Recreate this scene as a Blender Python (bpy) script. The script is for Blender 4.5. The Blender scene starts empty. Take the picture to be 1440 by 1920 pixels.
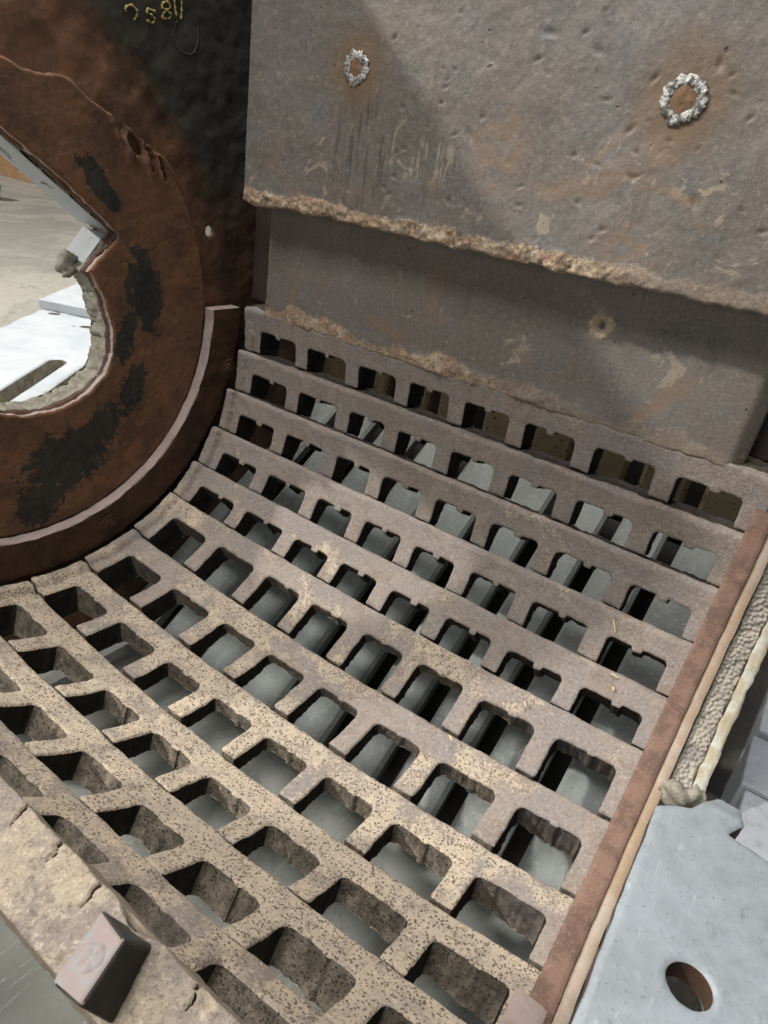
import bpy, math, random
import numpy as np
from mathutils import Vector, Matrix
random.seed(7); rng = np.random.default_rng(11)
SC = bpy.context.scene
COL = SC.collection

# ------------------------------------------------------------------ camera
cam_d = bpy.data.cameras.new('camera'); cam = bpy.data.objects.new('camera', cam_d); COL.objects.link(cam)
RM = [[0.80767115, 0.57094114, 0.14728723], [-0.37410396, 0.30311886, 0.87645033], [0.45575601, -0.76298439, 0.4584117]]
CP = (1.22440505, -0.67091793, 0.36360067)
M = Matrix(RM).transposed().to_4x4(); M.translation = Vector(CP); cam.matrix_world = M
cam_d.sensor_fit = 'VERTICAL'; cam_d.sensor_height = 24; cam_d.sensor_width = 18
cam_d.lens = 1234.3 / 1920 * 24
cam_d.clip_start = 0.02; cam_d.clip_end = 200
cam_d.dof.use_dof = True; cam_d.dof.focus_distance = 0.95; cam_d.dof.aperture_fstop = 14
SC.camera = cam

# ------------------------------------------------------------------ workshop light
W = bpy.data.worlds.new('World'); SC.world = W; W.use_nodes = True
W.node_tree.nodes['Background'].inputs['Color'].default_value = (0.86, 0.95, 1.0, 1)
W.node_tree.nodes['Background'].inputs['Strength'].default_value = 0.055

def area(name, loc, to, sx, sy, power, color):
    l = bpy.data.lights.new(name, 'AREA'); l.shape = 'RECTANGLE'; l.size = sx; l.size_y = sy; l.energy = power; l.color = color
    o = bpy.data.objects.new(name, l); COL.objects.link(o); o.location = loc
    o.rotation_euler = (Vector(to) - Vector(loc)).to_track_quat('-Z', 'Y').to_euler()
    return o
area('workshop_skylight', (-0.15, 0.45, 3.3), (0.6, -0.1, -0.4), 1.1, 1.1, 118, (1.0, 0.965, 0.91))
area('front_skylight', (0.25, -2.3, 3.4), (0.6, 0.3, 0.1), 1.3, 1.3, 95, (1.0, 0.98, 0.95))
area('near_fill', (0.6, -4.6, 0.5), (0.6, 0.2, -0.5), 3.0, 2.0, 30, (1.0, 0.98, 0.95))  # added fill, no such opening seen; brightens the floor under the grate
area('rear_fill', (0.4, 2.5, 3.3), (0.6, 0.5, -0.5), 1.6, 1.6, 38, (0.96, 0.98, 1.0))  # added fill behind the casing, brightens the chute slats
area('hall_skylight', (-4.5, 2.2, 4.5), (-3.5, 2.6, -0.8), 3.0, 3.0, 160, (1.0, 0.96, 0.88))
sun = bpy.data.lights.new('window_light', 'SUN'); sun.energy = 2.3; sun.angle = math.radians(2.2); sun.color = (1.0, 0.96, 0.9)
so = bpy.data.objects.new('window_light', sun); COL.objects.link(so)
so.rotation_euler = Vector((0.66, 0.5, -0.58)).to_track_quat('-Z', 'Y').to_euler()
SC.view_settings.view_transform = 'Standard'; SC.view_settings.look = 'None'; SC.view_settings.exposure = 0.18; SC.view_settings.gamma = 1

# ------------------------------------------------------------------ numpy noise
def _h(ix, iy, iz):
    n = (ix.astype(np.int64) * 374761393 + iy.astype(np.int64) * 668265263 + iz.astype(np.int64) * 2147483647 + 1013904223) & 0xFFFFFFFF
    n = ((n ^ (n >> 13)) * 1274126177) & 0xFFFFFFFF
    n = (n ^ (n >> 16)) * 2246822519 & 0xFFFFFFFF
    return ((n ^ (n >> 15)) & 0xFFFFFF) / float(0xFFFFFF)
def vnoise(x, y, z=0.0):
    x, y, z = np.broadcast_arrays(np.asarray(x, float), np.asarray(y, float), np.asarray(z, float))
    x0, y0, z0 = np.floor(x), np.floor(y), np.floor(z)
    fx, fy, fz = x - x0, y - y0, z - z0
    fx, fy, fz = [t * t * (3 - 2 * t) for t in (fx, fy, fz)]
    r = 0
    for a in (0, 1):
        for b in (0, 1):
            for c in (0, 1):
                w = (fx if a else 1 - fx) * (fy if b else 1 - fy) * (fz if c else 1 - fz)
                r = r + w * _h(x0 + a, y0 + b, z0 + c)
    return r * 2 - 1
def fbm(x, y, z=0.0, o=3):
    r, a, f = 0, 1.0, 1.0
    for _ in range(o):
        r = r + a * vnoise(x * f + 17.3 * _, y * f - 9.1 * _, z * f); a *= .5; f *= 2.03
    return r
def worley(x, y):
    x0, y0 = np.floor(x), np.floor(y); best = np.full(np.shape(x), 9.0)
    for a in (-1, 0, 1):
        for b in (-1, 0, 1):
            cx, cy = x0 + a, y0 + b
            px = cx + _h(cx, cy, cx * 0); py = cy + _h(cx, cy, cx * 0 + 7)
            best = np.minimum(best, np.hypot(px - x, py - y))
    return best
def sstep(a, b, x):
    t = np.clip((x - a) / (b - a), 0, 1); return t * t * (3 - 2 * t)

# ------------------------------------------------------------------ materials
class NB:
    def __init__(s, name, off=None):
        s.m = bpy.data.materials.new(name); s.m.use_nodes = True; s.t = s.m.node_tree; s.n = s.t.nodes; s.l = s.t.links
        s.bs = s.n['Principled BSDF']; s.tc = s.n.new('ShaderNodeTexCoord'); s.co = s.tc.outputs['Object']
        if off: s.co = s.vm('ADD', s.co, off)
    def put(s, sock, v):
        if hasattr(v, 'links') or isinstance(v, bpy.types.NodeSocket): s.l.new(v, sock)
        elif isinstance(v, (tuple, list)): sock.default_value = tuple(v) + ((1,) if len(v) == 3 and len(sock.default_value) == 4 else ())
        else: sock.default_value = v
    def noise(s, scale, detail=4, rough=.6, dist=0, co=None, vec=None):
        n = s.n.new('ShaderNodeTexNoise'); s.put(n.inputs['Vector'], co or s.co)
        n.inputs['Scale'].default_value = scale; n.inputs['Detail'].default_value = detail; n.inputs['Roughness'].default_value = rough; n.inputs['Distortion'].default_value = dist
        return n.outputs['Fac']
    def noisec(s, scale, co=None):
        n = s.n.new('ShaderNodeTexNoise'); s.put(n.inputs['Vector'], co or s.co); n.inputs['Scale'].default_value = scale; n.inputs['Detail'].default_value = 2
        return n.outputs['Color']
    def vor(s, scale, co=None, feat='F1', rnd=1):
        n = s.n.new('ShaderNodeTexVoronoi'); n.feature = feat; s.put(n.inputs['Vector'], co or s.co); n.inputs['Scale'].default_value = scale; n.inputs['Randomness'].default_value = rnd
        return n.outputs['Distance']
    def vorc(s, scale, co=None):
        n = s.n.new('ShaderNodeTexVoronoi'); s.put(n.inputs['Vector'], co or s.co); n.inputs['Scale'].default_value = scale
        return n.outputs['Color']
    def warp(s, scale, amt, co=None):
        c = s.noisec(scale, co)
        a = s.vm('SUBTRACT', c, (.5, .5, .5)); a = s.vm('SCALE', a, None, amt)
        return s.vm('ADD', co or s.co, a)
    def stretch(s, sc, co=None): return s.vm('MULTIPLY', co or s.co, sc)
    def vm(s, op, a, b=None, scale=None):
        n = s.n.new('ShaderNodeVectorMath'); n.operation = op; s.put(n.inputs[0], a)
        if b is not None: s.put(n.inputs[1], b)
        if scale is not None: n.inputs['Scale'].default_value = scale
        return n.outputs['Value'] if op in ('DISTANCE', 'LENGTH', 'DOT_PRODUCT') else n.outputs['Vector']
    def mth(s, op, a, b=None, clamp=False):
        n = s.n.new('ShaderNodeMath'); n.operation = op; n.use_clamp = clamp; s.put(n.inputs[0], a)
        if b is not None: s.put(n.inputs[1], b)
        return n.outputs[0]
    def mr(s, v, a, b, c=0, d=1):
        n = s.n.new('ShaderNodeMapRange'); n.interpolation_type = 'SMOOTHSTEP'; s.put(n.inputs['Value'], v)
        for k, x in zip(('From Min', 'From Max', 'To Min', 'To Max'), (a, b, c, d)): s.put(n.inputs[k], x)
        return n.outputs['Result']
    def mix(s, f, a, b):
        n = s.n.new('ShaderNodeMix'); n.data_type = 'RGBA'; s.put(n.inputs[0], f); s.put(n.inputs[6], a); s.put(n.inputs[7], b)
        return n.outputs[2]
    def xyz(s, co=None):
        n = s.n.new('ShaderNodeSeparateXYZ'); s.put(n.inputs[0], co or s.co); return n.outputs
    def blob(s, c, r, soft=.35, wob=.9, wsc=28):
        """irregular patch mask centred at c (x ignored) with radii r"""
        w = s.warp(wsc, .06 * wob)
        w = s.vm('SUBTRACT', w, c); w = s.vm('MULTIPLY', w, (1.0 / r[0], 1.0 / r[1], 1.0 / r[2]))
        return s.mr(s.vm('LENGTH', w), 1 - soft, 1 + soft, 1, 0)
    def done(s, col, rough=.75, metal=0, bump=None, dist=.001, strength=1, spec=.35):
        s.put(s.bs.inputs['Base Color'], col); s.put(s.bs.inputs['Roughness'], rough); s.bs.inputs['Metallic'].default_value = metal
        s.bs.inputs['Specular IOR Level'].default_value = spec
        if bump is not None:
            b = s.n.new('ShaderNodeBump'); b.inputs['Distance'].default_value = dist; b.inputs['Strength'].default_value = strength
            s.put(b.inputs['Height'], bump); s.l.new(b.outputs[0], s.bs.inputs['Normal'])
        return s.m

FZ = -0.88; YL, YU = .545, .46
def grate_mat(name, tan, seed, grey, dark=None):
    b = NB(name); off = b.vm('ADD', b.co, (seed * 3.1, seed * 1.7, seed * .9)); b.co = off
    w = b.warp(60, .01)
    n1 = b.noise(9, 5, .6); n2 = b.noise(26, 5, .65); n3 = b.noise(190, 4, .7); n4 = b.noise(700, 2, .6)
    brown = b.mix(b.mr(n2, .42, .58), (.245, .203, .172), (.300, .252, .218))
    brown = b.mix(b.mr(n1, .42, .62), brown, (.255, .222, .207))
    brown = b.mix(b.mth('MULTIPLY', b.mr(n2, .52, .7), grey), brown, (.215, .207, .203))
    brown = b.mix(b.mth('MULTIPLY', b.mr(n3, .52, .66), .6), brown, (.43, .375, .335))
    brown = b.mix(b.mth('MULTIPLY', b.mr(n3, .45, .33), .65), brown, (.13, .10, .085))
    tanc = b.mix(b.mr(n2, .38, .62), (.49, .405, .305), (.41, .35, .28))
    tanc = b.mix(b.mth('MULTIPLY', b.mr(n3, .50, .68), .75), tanc, (.60, .52, .415))
    tanc = b.mix(b.mth('MULTIPLY', b.mr(n3, .44, .30), .35), tanc, (.27, .21, .155))
    tanc = b.mix(b.mth('MULTIPLY', b.mr(b.noise(13, 6, .68), .54, .64), .55), tanc, (.26, .215, .185))
    v = b.vor(185, w); va = b.vor(300, b.warp(90, .006))
    sel = b.mr(b.noise(24, 4, .6), .40, .60)
    vs = b.mth('ADD', v, b.mth('MULTIPLY', b.mth('SUBTRACT', b.noise(75, 4), .5), .8))
    va = b.mth('ADD', va, b.mth('MULTIPLY', b.mth('SUBTRACT', b.noise(110, 3), .5), .7))
    spot = b.mth('MAXIMUM', b.mr(vs, .25, .35, 1, 0), b.mth('MULTIPLY', b.mr(va, .22, .32, 1, 0), sel))
    tanc = b.mix(b.mth('MULTIPLY', spot, .9), tanc, b.mix(b.mr(n3, .4, .6), (.085, .060, .046), (.22, .165, .125)))
    msk = b.mth('ADD', b.mth('MULTIPLY', b.mth('SUBTRACT', b.noise(7, 4, .65, .4), .5), 2.6), b.mth('SUBTRACT', tan, b.mth('MULTIPLY', b.mr(b.xyz(b.tc.outputs['Object'])[0], .30, .55), .34 if tan < .9 else .12)))
    msk = b.mr(b.mth('ADD', msk, b.mth('MULTIPLY', b.mth('SUBTRACT', n3, .5), .5)), .35, .68)
    col = b.mix(msk, brown, tanc)
    # a few pale scuffs
    sc = b.noise(16, 6, .7, 1.2)
    col = b.mix(b.mth('MULTIPLY', b.mr(sc, .63, .70), .45), col, (.43, .38, .30))
    h = b.mth('ADD', b.mth('MULTIPLY', n3, .7), b.mth('MULTIPLY', n4, .35))
    h = b.mth('SUBTRACT', h, b.mth('MULTIPLY', b.mth('MULTIPLY', spot, msk), .55))
    if dark: col = b.mix(b.mr(b.noise(34, 5, .7), .38, .64), b.mix(dark, col, (.035, .027, .021)), b.mix(dark * .55, col, (.06, .046, .036)))  # slot ends only: recess shade mixed into the steel colour
    return b.done(col, b.mr(n3, .3, .7, .62, .86), 0, h, .003, .9)

def liner_mat(name, lower):
    b = NB(name, (.62, YL + .02, 0) if lower else (.62, YU + .02, .29))
    n1 = b.noise(4, 5, .6); n2 = b.noise(14, 6, .65, .3); n3 = b.noise(160, 4, .7); ns = b.noise(1, 5, .65, .2, b.stretch((70, 20, 9)))
    col = b.mix(b.mr(n1, .38, .62), (.150, .128, .110), (.165, .150, .138))
    col = b.mix(b.mth('MULTIPLY', b.mr(n2, .5, .68), .7), col, (.128, .130, .128))
    col = b.mix(b.mth('MULTIPLY', b.mr(b.noise(8, 5, .65, .8), .55, .7), .55), col, (.19, .145, .105))
    col = b.mix(b.mth('MULTIPLY', b.mr(ns, .55, .72), .45), col, (.085, .07, .06))
    col = b.mix(b.mth('MULTIPLY', b.mr(n3, .53, .68), .45), col, (.29, .255, .22))
    col = b.mix(b.mth('MULTIPLY', b.mr(n3, .46, .34), .5), col, (.085, .075, .066))
    sx = b.xyz()
    # scuffs and chips of pale scale, mostly in the lower half of each plate
    lowm = b.mr(sx[2], *((.62, .36) if not lower else (.34, .05)), 0, 1)
    sc = b.mth('MULTIPLY', b.mr(b.noise(17, 7, .68, 1.2), .60, .64), lowm)
    col = b.mix(b.mth('MULTIPLY', sc, .6), col, (.36, .30, .22))
    st = b.mth('MULTIPLY', b.mr(b.noise(1, 4, .6, .6, b.stretch((150, 40, 22))), .62, .67), b.mr(b.noise(6, 4), .60, .66))
    col = b.mix(b.mth('MULTIPLY', st, .55), col, (.40, .34, .26))
    rst = b.mth('MULTIPLY', b.mr(b.noise(6, 5, .6, 1.0), .56, .66), lowm)
    col = b.mix(b.mth('MULTIPLY', rst, .5), col, (.24, .15, .09))
    if not lower:
        stk = b.mth('MULTIPLY', b.mr(b.noise(1, 4, .6, .1, b.stretch((170, 30, 9))), .54, .62), b.blob((.37, 0, .38), (.07, 9, .11), .6, .4))
        col = b.mix(b.mth('MULTIPLY', stk, .75), col, (.055, .048, .043))
        scf = b.mth('MULTIPLY', b.mr(b.noise(1, 4, .65, .25, b.stretch((130, 40, 18))), .48, .58), b.blob((.525, 0, .385), (.055, 9, .032), .5, .5))
        col = b.mix(b.mth('MULTIPLY', scf, .7), col, (.40, .345, .27))
        for c, r in (((.66, 0, .40), (.045, 9, .07)), ((.90, 0, .31), (.06, 9, .04))):
            bl = b.mth('MULTIPLY', b.blob(c, r, .7, .8), b.mr(b.noise(20, 6, .7, 1), .42, .58))
            col = b.mix(b.mth('MULTIPLY', bl, .7), col, (.23, .155, .105))
    # plug weld heat halos
    for c, r in (((.335, 0, .5145), .052), ((.923, 0, .5095), .062)) if not lower else (((.879, 0, .175), .022),):
        hal = b.blob((c[0], 0, c[2]), (r, 9, r * 1.1), .75, .5)
        col = b.mix(b.mth('MULTIPLY', hal, .75 if not lower else .3), col, (.16, .095, .045) if not lower else (.36, .29, .19))
    if lower:
        dd = b.vm('LENGTH', b.vm('MULTIPLY', b.vm('SUBTRACT', b.warp(90, .012), (.879, 0, .175)), (1, 0, 1)))
        dd = b.mth('ADD', dd, b.mth('MULTIPLY', b.mth('SUBTRACT', b.noise(130, 5, .8), .5), .030))
        rg = b.mth('MULTIPLY', b.mr(dd, .024, .019, 0, 1), b.mr(dd, .006, .009))
        col = b.mix(b.mth('MULTIPLY', rg, .85), col, (.40, .32, .21))
        col = b.mix(b.mr(dd, .008, .005, 0, 1), col, (.10, .095, .09))
    # rust crust along the bottom edge
    hh = b.mth('ADD', sx[2], b.mth('MULTIPLY', b.mth('SUBTRACT', b.noise(22, 6, .72), .5), .045))
    hh = b.mth('ADD', hh, b.mth('MULTIPLY', b.mth('SUBTRACT', b.noise(5, 2), .5), .05))
    hh = hh if lower else b.mth('SUBTRACT', hh, .2560)
    cr = b.mth('MULTIPLY', b.mr(hh, .024, .030, 1, 0), b.mr(sx[0], .80, 1.0, 1, .3)) if not lower else b.mth('MULTIPLY', b.mr(b.mth('SUBTRACT', hh, b.mth('MULTIPLY', b.mr(b.noise(6, 2), .42, .6), .016)), .016, .026, 1, 0), b.mr(sx[0], .55, .85, 1, .25))
    crc = b.mix(b.mr(b.noise(30, 5, .7), .44, .58), (.30, .20, .135), (.44, .35, .24))
    crc = b.mix(b.mr(b.noise(17, 4, .7), .56, .64), crc, (.17, .13, .10))
    crc = b.mix(b.mth('MULTIPLY', b.mr(b.noise(140, 5, .75), .52, .60), .8), crc, (.10, .07, .05))
    crc = b.mix(b.mth('MULTIPLY', b.mr(b.noise(210, 4, .7), .55, .64), .7), crc, (.56, .47, .35))
    col = b.mix(cr, col, crc)
    pit = b.mr(b.vor(30, b.warp(50, .02)), .05, .11, 1, 0)
    pit = b.mth('MULTIPLY', pit, b.mr(b.noise(11, 2), .5, .6))
    col = b.mix(b.mth('MULTIPLY', pit, .6), col, (.06, .05, .045))
    h = b.mth('ADD', b.mth('MULTIPLY', n3, .4), b.mth('MULTIPLY', b.noise(45, 6, .7), .42))
    h = b.mth('ADD', h, b.mth('MULTIPLY', b.mth('MULTIPLY', b.noise(110, 5, .75), cr), 1.6))
    h = b.mth('SUBTRACT', h, b.mth('MULTIPLY', pit, .9))
    return b.done(col, b.mr(n2, .3, .7, .5, .75), 0, h, .0035, .7, .4)

def rust_wall_mat(name, disc):
    b = NB(name, (-.05, .2, -.1) if disc else (-.085, .3, FZ))
    n1 = b.noise(3.2, 5, .6, .5); n2 = b.noise(11, 6, .68, .4); n3 = b.noise(95, 6, .75); n4 = b.noise(320, 3, .7)
    rust = b.mix(b.mr(n2, .38, .62), (.150, .088, .060), (.255, .135, .080))
    rust = b.mix(b.mr(b.noise(23, 5, .7), .52, .72), rust, (.29, .145, .078))
    rust = b.mix(b.mth('MULTIPLY', b.mr(n3, .54, .76), .55), rust, (.36, .22, .14))
    rust = b.mix(b.mth('MULTIPLY', b.mr(n3, .42, .26), .7), rust, (.045, .026, .019))
    char = b.mix(b.mr(n2, .35, .65), (.045, .045, .042), (.080, .074, .066))
    char = b.mix(b.mth('MULTIPLY', b.mr(n3, .60, .70), .5), char, (.10, .085, .065))
    if disc:
        mk = None
        for c, r, ang in DISC_PATCHES:
            # rotate into patch frame
            w = b.warp(26, .045); w = b.vm('SUBTRACT', w, (0, c[0], c[1]))
            y = b.vm('DOT_PRODUCT', w, (0, math.cos(ang), math.sin(ang))); z = b.vm('DOT_PRODUCT', w, (0, -math.sin(ang), math.cos(ang)))
            e = b.mth('ADD', b.mth('POWER', b.mth('ABSOLUTE', b.mth('DIVIDE', y, r[0])), 2.0), b.mth('POWER', b.mth('ABSOLUTE', b.mth('DIVIDE', z, r[1])), 2.0))
            q = b.mr(b.mth('ADD', e, b.mth('MULTIPLY', b.mth('SUBTRACT', b.noise(48, 6, .75), .5), 4.2)), .82, 1.0, 1, 0)
            mk = q if mk is None else b.mth('MAXIMUM', mk, q)
        col = b.mix(mk, rust, char)
    else:
        sx = b.xyz()
        rad = b.vm('LENGTH', b.vm('MULTIPLY', b.co, (0, 1, 1)))
        rad = b.mth('ADD', rad, b.mth('MULTIPLY', b.mth('SUBTRACT', n1, .5), .22))
        rad = b.mth('ADD', rad, b.mth('MULTIPLY', b.mth('SUBTRACT', n3, .5), .06))
        mk = b.mth('MULTIPLY', b.mr(rad, .515, .575), b.mr(sx[2], .16, .30))
        n1 = b.mr(rad, .56, .47)
        mk = b.mth('MULTIPLY', mk, b.mr(sx[1], .10, .24))
        dark = b.mix(b.mr(n2, .4, .6), (.058, .036, .026), (.11, .064, .042))
        dark = b.mix(b.mth('MULTIPLY', b.mr(n3, .52, .75), .7), dark, (.11, .055, .03))
        col = b.mix(mk, b.mix(b.mth('MAXIMUM', n1, b.mr(sx[1], .26, .12)), dark, rust), char)
    h = b.mth('ADD', b.mth('MULTIPLY', n3, 1.0), b.mth('MULTIPLY', n4, .3))
    h = b.mth('MULTIPLY', h, b.mth('SUBTRACT', 1.0, b.mth('MULTIPLY', mk, .55)))
    h = b.mth('ADD', h, b.mth('MULTIPLY', b.noise(170, 5, .75), .9))
    return b.done(col, b.mr(n3, .3, .7, .72, .95), 0, h, .0016, .6, .22)

def simple(name, c1, c2, scale, c3=None, s3=150, rough=.75, bump=.5, dist=.0015, k3=.6, metal=0, spec=.35, lo=.4, hi=.6, st=None):
    b = NB(name); co = b.stretch(st) if st else b.co
    n = b.noise(scale, 6, .65, .3, co); m = b.noise(s3, 4, .7)
    col = b.mix(b.mr(n, lo, hi), c1, c2)
    if c3: col = b.mix(b.mth('MULTIPLY', b.mr(m, .52, .72), k3), col, c3)
    return b.done(col, rough, metal, b.mth('ADD', b.mth('MULTIPLY', m, .6), b.mth('MULTIPLY', n, .6)), dist, bump, spec)

DISC_PATCHES = [((.178, .258), (.062, .022), -.80), ((.275, .050), (.095, .045), -1.35), ((.225, -.045), (.060, .026), 1.3),
                ((.238, -.165), (.060, .035), 1.2), ((.075, -.300), (.115, .070), .30), ((.0, -.38), (.06, .05), .4), ((.150, -.245), (.07, .04), .7)]
MW = rust_wall_mat('rusty_side_wall', False); MD = rust_wall_mat('rusty_disc', True)
MLU = liner_mat('worn_liner_steel', False); MLL = liner_mat('worn_liner_steel_low', True)
M_ringface = simple('dark_rust_casting', (.055, .031, .022), (.085, .045, .028), 14, (.15, .075, .038), 90, .7, .6, .002)
M_slotend = simple('shaded_end_scale', (.185, .145, .108), (.125, .098, .075), 55, (.05, .038, .03), 170, .9, 1.2, .004, .85)  # slot end scale with the recess shade in its colour
M_slotend2 = simple('shaded_end_scale_thin', (.10, .08, .065), (.07, .055, .045), 55, (.035, .028, .024), 170, .9, 1, .004, .8)  # small-slot ends, also darkened in colour for the recess shade
M_flank = simple('shaded_slot_scale', (.022, .018, .015), (.035, .028, .023), 60, (.055, .045, .036), 130, .9, 1.3, .005, .6)  # scale on the slot flanks, their deep shade painted in as near-black
M_capseg = simple('pinkish_lit_worn_steel', (.36, .285, .26), (.30, .235, .215), 20, (.44, .37, .335), 160, .7, .4, .001)  # worn edges kept paler, the light on them is in the colour
M_rim = simple('orange_rust_edge', (.145, .090, .068), (.215, .132, .098), 26, (.32, .225, .175), 260, .85, .9, .002, .75, lo=.42, hi=.58)
M_tanedge = simple('tan_edge_steel', (.40, .325, .265), (.33, .235, .16), 7, (.44, .37, .31), 140, .75, .35, .001)
M_white = simple('white_paint', (.43, .455, .475), (.33, .36, .39), 9, (.34, .35, .36), 40, .55, .2, .001, .35, lo=.3, hi=.75)
def flange_mat():
    b = NB('worn_grey_paint'); n = b.noise(11, 6, .68, .5); m = b.noise(70, 5, .75, .3); f = b.noise(300, 4, .75)
    sc = b.noise(1, 4, .6, .3, b.stretch((260, 35, 30)))
    col = b.mix(b.mr(n, .34, .66), (.235, .262, .285), (.185, .205, .222))
    col = b.mix(b.mth('MULTIPLY', b.mr(m, .55, .72), .3), col, (.33, .36, .38))
    col = b.mix(b.mth('MULTIPLY', b.mr(m, .42, .30), .5), col, (.15, .155, .16))
    col = b.mix(b.mth('MULTIPLY', b.mr(f, .60, .68), .7), col, (.07, .065, .06))
    col = b.mix(b.mth('MULTIPLY', b.mr(sc, .64, .72), .35), col, (.42, .44, .45))
    col = b.mix(b.mth('MULTIPLY', b.mr(sc, .36, .30), .5), col, (.10, .10, .10))
    return b.done(col, b.mr(m, .4, .6, .38, .62), .1, b.mth('ADD', m, f), .0006, .4, .5)
M_flange = flange_mat()
M_crust = simple('grey_flame_cut', (.34, .32, .27), (.24, .22, .17), 40, (.08, .07, .055), 120, .9, 1, .004, .8)
M_pebble = simple('pebbled_crust', (.38, .345, .29), (.27, .25, .225), 24, (.16, .135, .11), 90, .85, .6, .002, .6)
M_pale = simple('pale_lip', (.46, .465, .41), (.36, .31, .22), 26, (.30, .15, .06), 45, .6, .4, .0015, .5)
M_weld = simple('bright_weld', (.44, .44, .42), (.10, .09, .08), 110, (.72, .73, .71), 300, .38, 1.0, .003, .8, metal=.3, spec=.7, lo=.45, hi=.55)
M_plug = simple('rust_plug', (.13, .075, .042), (.19, .115, .065), 60, (.25, .17, .11), 220, .8, .6, .0015)
def slat_mat():
    b = NB('grey_slat_steel'); n = b.noise(8, 6, .65, .4, b.stretch((1, .4, .4))); m = b.noise(60, 5, .72); f = b.noise(210, 4, .75)
    sc = b.noise(1, 4, .6, .4, b.stretch((16, 120, 120)))
    col = b.mix(b.mr(n, .38, .62), (.27, .29, .278), (.19, .203, .195))
    col = b.mix(b.mth('MULTIPLY', b.mr(m, .52, .66), .5), col, (.34, .36, .345))
    col = b.mix(b.mth('MULTIPLY', b.mr(f, .57, .66), .6), col, (.10, .105, .10))
    col = b.mix(b.mth('MULTIPLY', b.mr(sc, .62, .68), .4), col, (.42, .44, .43))
    return b.done(col, .6, 0, b.mth('ADD', m, f), .001, .4, .4)
M_grey = slat_mat()
def near_mat():
    b = NB('dusty_bar_top'); n = b.noise(26, 6, .7, .4); m = b.noise(150, 5, .75); f = b.noise(420, 4, .75)
    col = b.mix(b.mr(n, .44, .58), (.37, .31, .235), (.25, .212, .182))
    col = b.mix(b.mth('MULTIPLY', b.mr(m, .53, .64), .7), col, (.50, .43, .33))
    col = b.mix(b.mth('MULTIPLY', b.mr(m, .46, .36), .8), col, (.17, .135, .105))
    col = b.mix(b.mth('MULTIPLY', b.mr(f, .56, .66), .6), col, (.12, .095, .075))
    return b.done(col, .88, 0, b.mth('ADD', m, b.mth('MULTIPLY', f, .5)), .003, 1)
M_near = near_mat()
M_nearside = simple('bar_bevel', (.150, .120, .092), (.205, .165, .125), 40, (.07, .055, .044), 150, .85, .6, .0015, .6)
M_bolt = simple('bolt_steel', (.215, .165, .155), (.20, .20, .205), 55, (.30, .19, .15), 110, .6, .35, .001, .45, spec=.5)
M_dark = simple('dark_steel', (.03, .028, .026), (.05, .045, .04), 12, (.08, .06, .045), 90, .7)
M_backwall = simple('back_casing', (.03, .022, .018), (.045, .032, .025), 8, (.07, .05, .035), 80, .75)
M_bluegrey = simple('blue_grey_panel', (.40, .43, .47), (.34, .36, .39), 8, (.07, .07, .07), 26, .5, .2, .001, .35)
M_chip = simple('straw', (.62, .47, .25), (.70, .58, .38), 200, None, 150, .8)
M_box = simple('tan_board', (.42, .26, .13), (.36, .21, .10), 3, None, 60, .8)
M_green = simple('green_cloth', (.02, .22, .10), (.01, .15, .07), 9, None, 60, .7)
M_chalk = simple('yellow_chalk', (.52, .42, .14), (.34, .28, .12), 300, (.12, .10, .06), 420, .9, k3=.9)
def tan_spot():
    b = NB('spotted_tan_plate'); n = b.noise(5, 5, .65)
    col = b.mix(b.mr(n, .35, .65), (.25, .195, .12), (.17, .125, .075))
    v = b.vor(75, b.warp(70, .012)); sp = b.mr(b.mth('ADD', v, b.mth('MULTIPLY', b.noise(14, 3), .5)), .36, .46, 1, 0)
    col = b.mix(sp, col, (.045, .022, .012))
    return b.done(col, .75, 0, b.noise(90, 4), .001, .4)
M_tanspot = tan_spot()
def concrete():
    b = NB('workshop_concrete'); n1 = b.noise(.9, 6, .6, .6); n2 = b.noise(7, 6, .65); n3 = b.noise(60, 4, .7)
    st = b.mr(b.mth('ADD', b.xyz()[0], b.mth('MULTIPLY', b.mth('SUBTRACT', n1, .5), .9)), -.75, -.45)   # floor around the mill darker, its shade put into the colour
    col = b.mix(st, b.mix(b.mr(n1, .42, .58), (.50, .475, .41), (.36, .35, .31)), b.mix(b.mr(n1, .35, .65), (.34, .35, .33), (.235, .245, .225)))
    near_shade = b.mr(b.mth('ADD', b.xyz()[1], b.mth('MULTIPLY', b.mth('SUBTRACT', b.noise(2.2, 5, .6, .5), .5), .5)), -.16, -.30, 0, 1)  # near-side floor shade painted as an irregular darker patch
    col = b.mix(b.mth('MULTIPLY', b.mth('MULTIPLY', near_shade, st), .8), col, (.125, .132, .112))
    col = b.mix(b.mth('MULTIPLY', b.mth('MULTIPLY', b.mr(n2, .5, .7), .5), b.mth('SUBTRACT', 1.0, st)), col, (.48, .44, .36))
    col = b.mix(b.mth('MULTIPLY', b.mr(n3, .55, .75), .3), col, (.25, .245, .22))
    sc = b.noise(1, 4, .65, .5, b.stretch((90, 9, 9))); fl = b.noise(130, 5, .75)
    col = b.mix(b.mth('MULTIPLY', b.mr(sc, .60, .66), .45), col, (.44, .45, .43))
    col = b.mix(b.mth('MULTIPLY', b.mr(b.noise(16, 6, .72, .6), .54, .62), .45), col, (.17, .175, .16))
    col = b.mix(b.mth('MULTIPLY', b.mr(fl, .58, .68), .5), col, (.12, .12, .11))
    return b.done(col, .6, 0, b.mth('ADD', n3, fl), .0015, .4)
M_floor = concrete()

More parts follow.
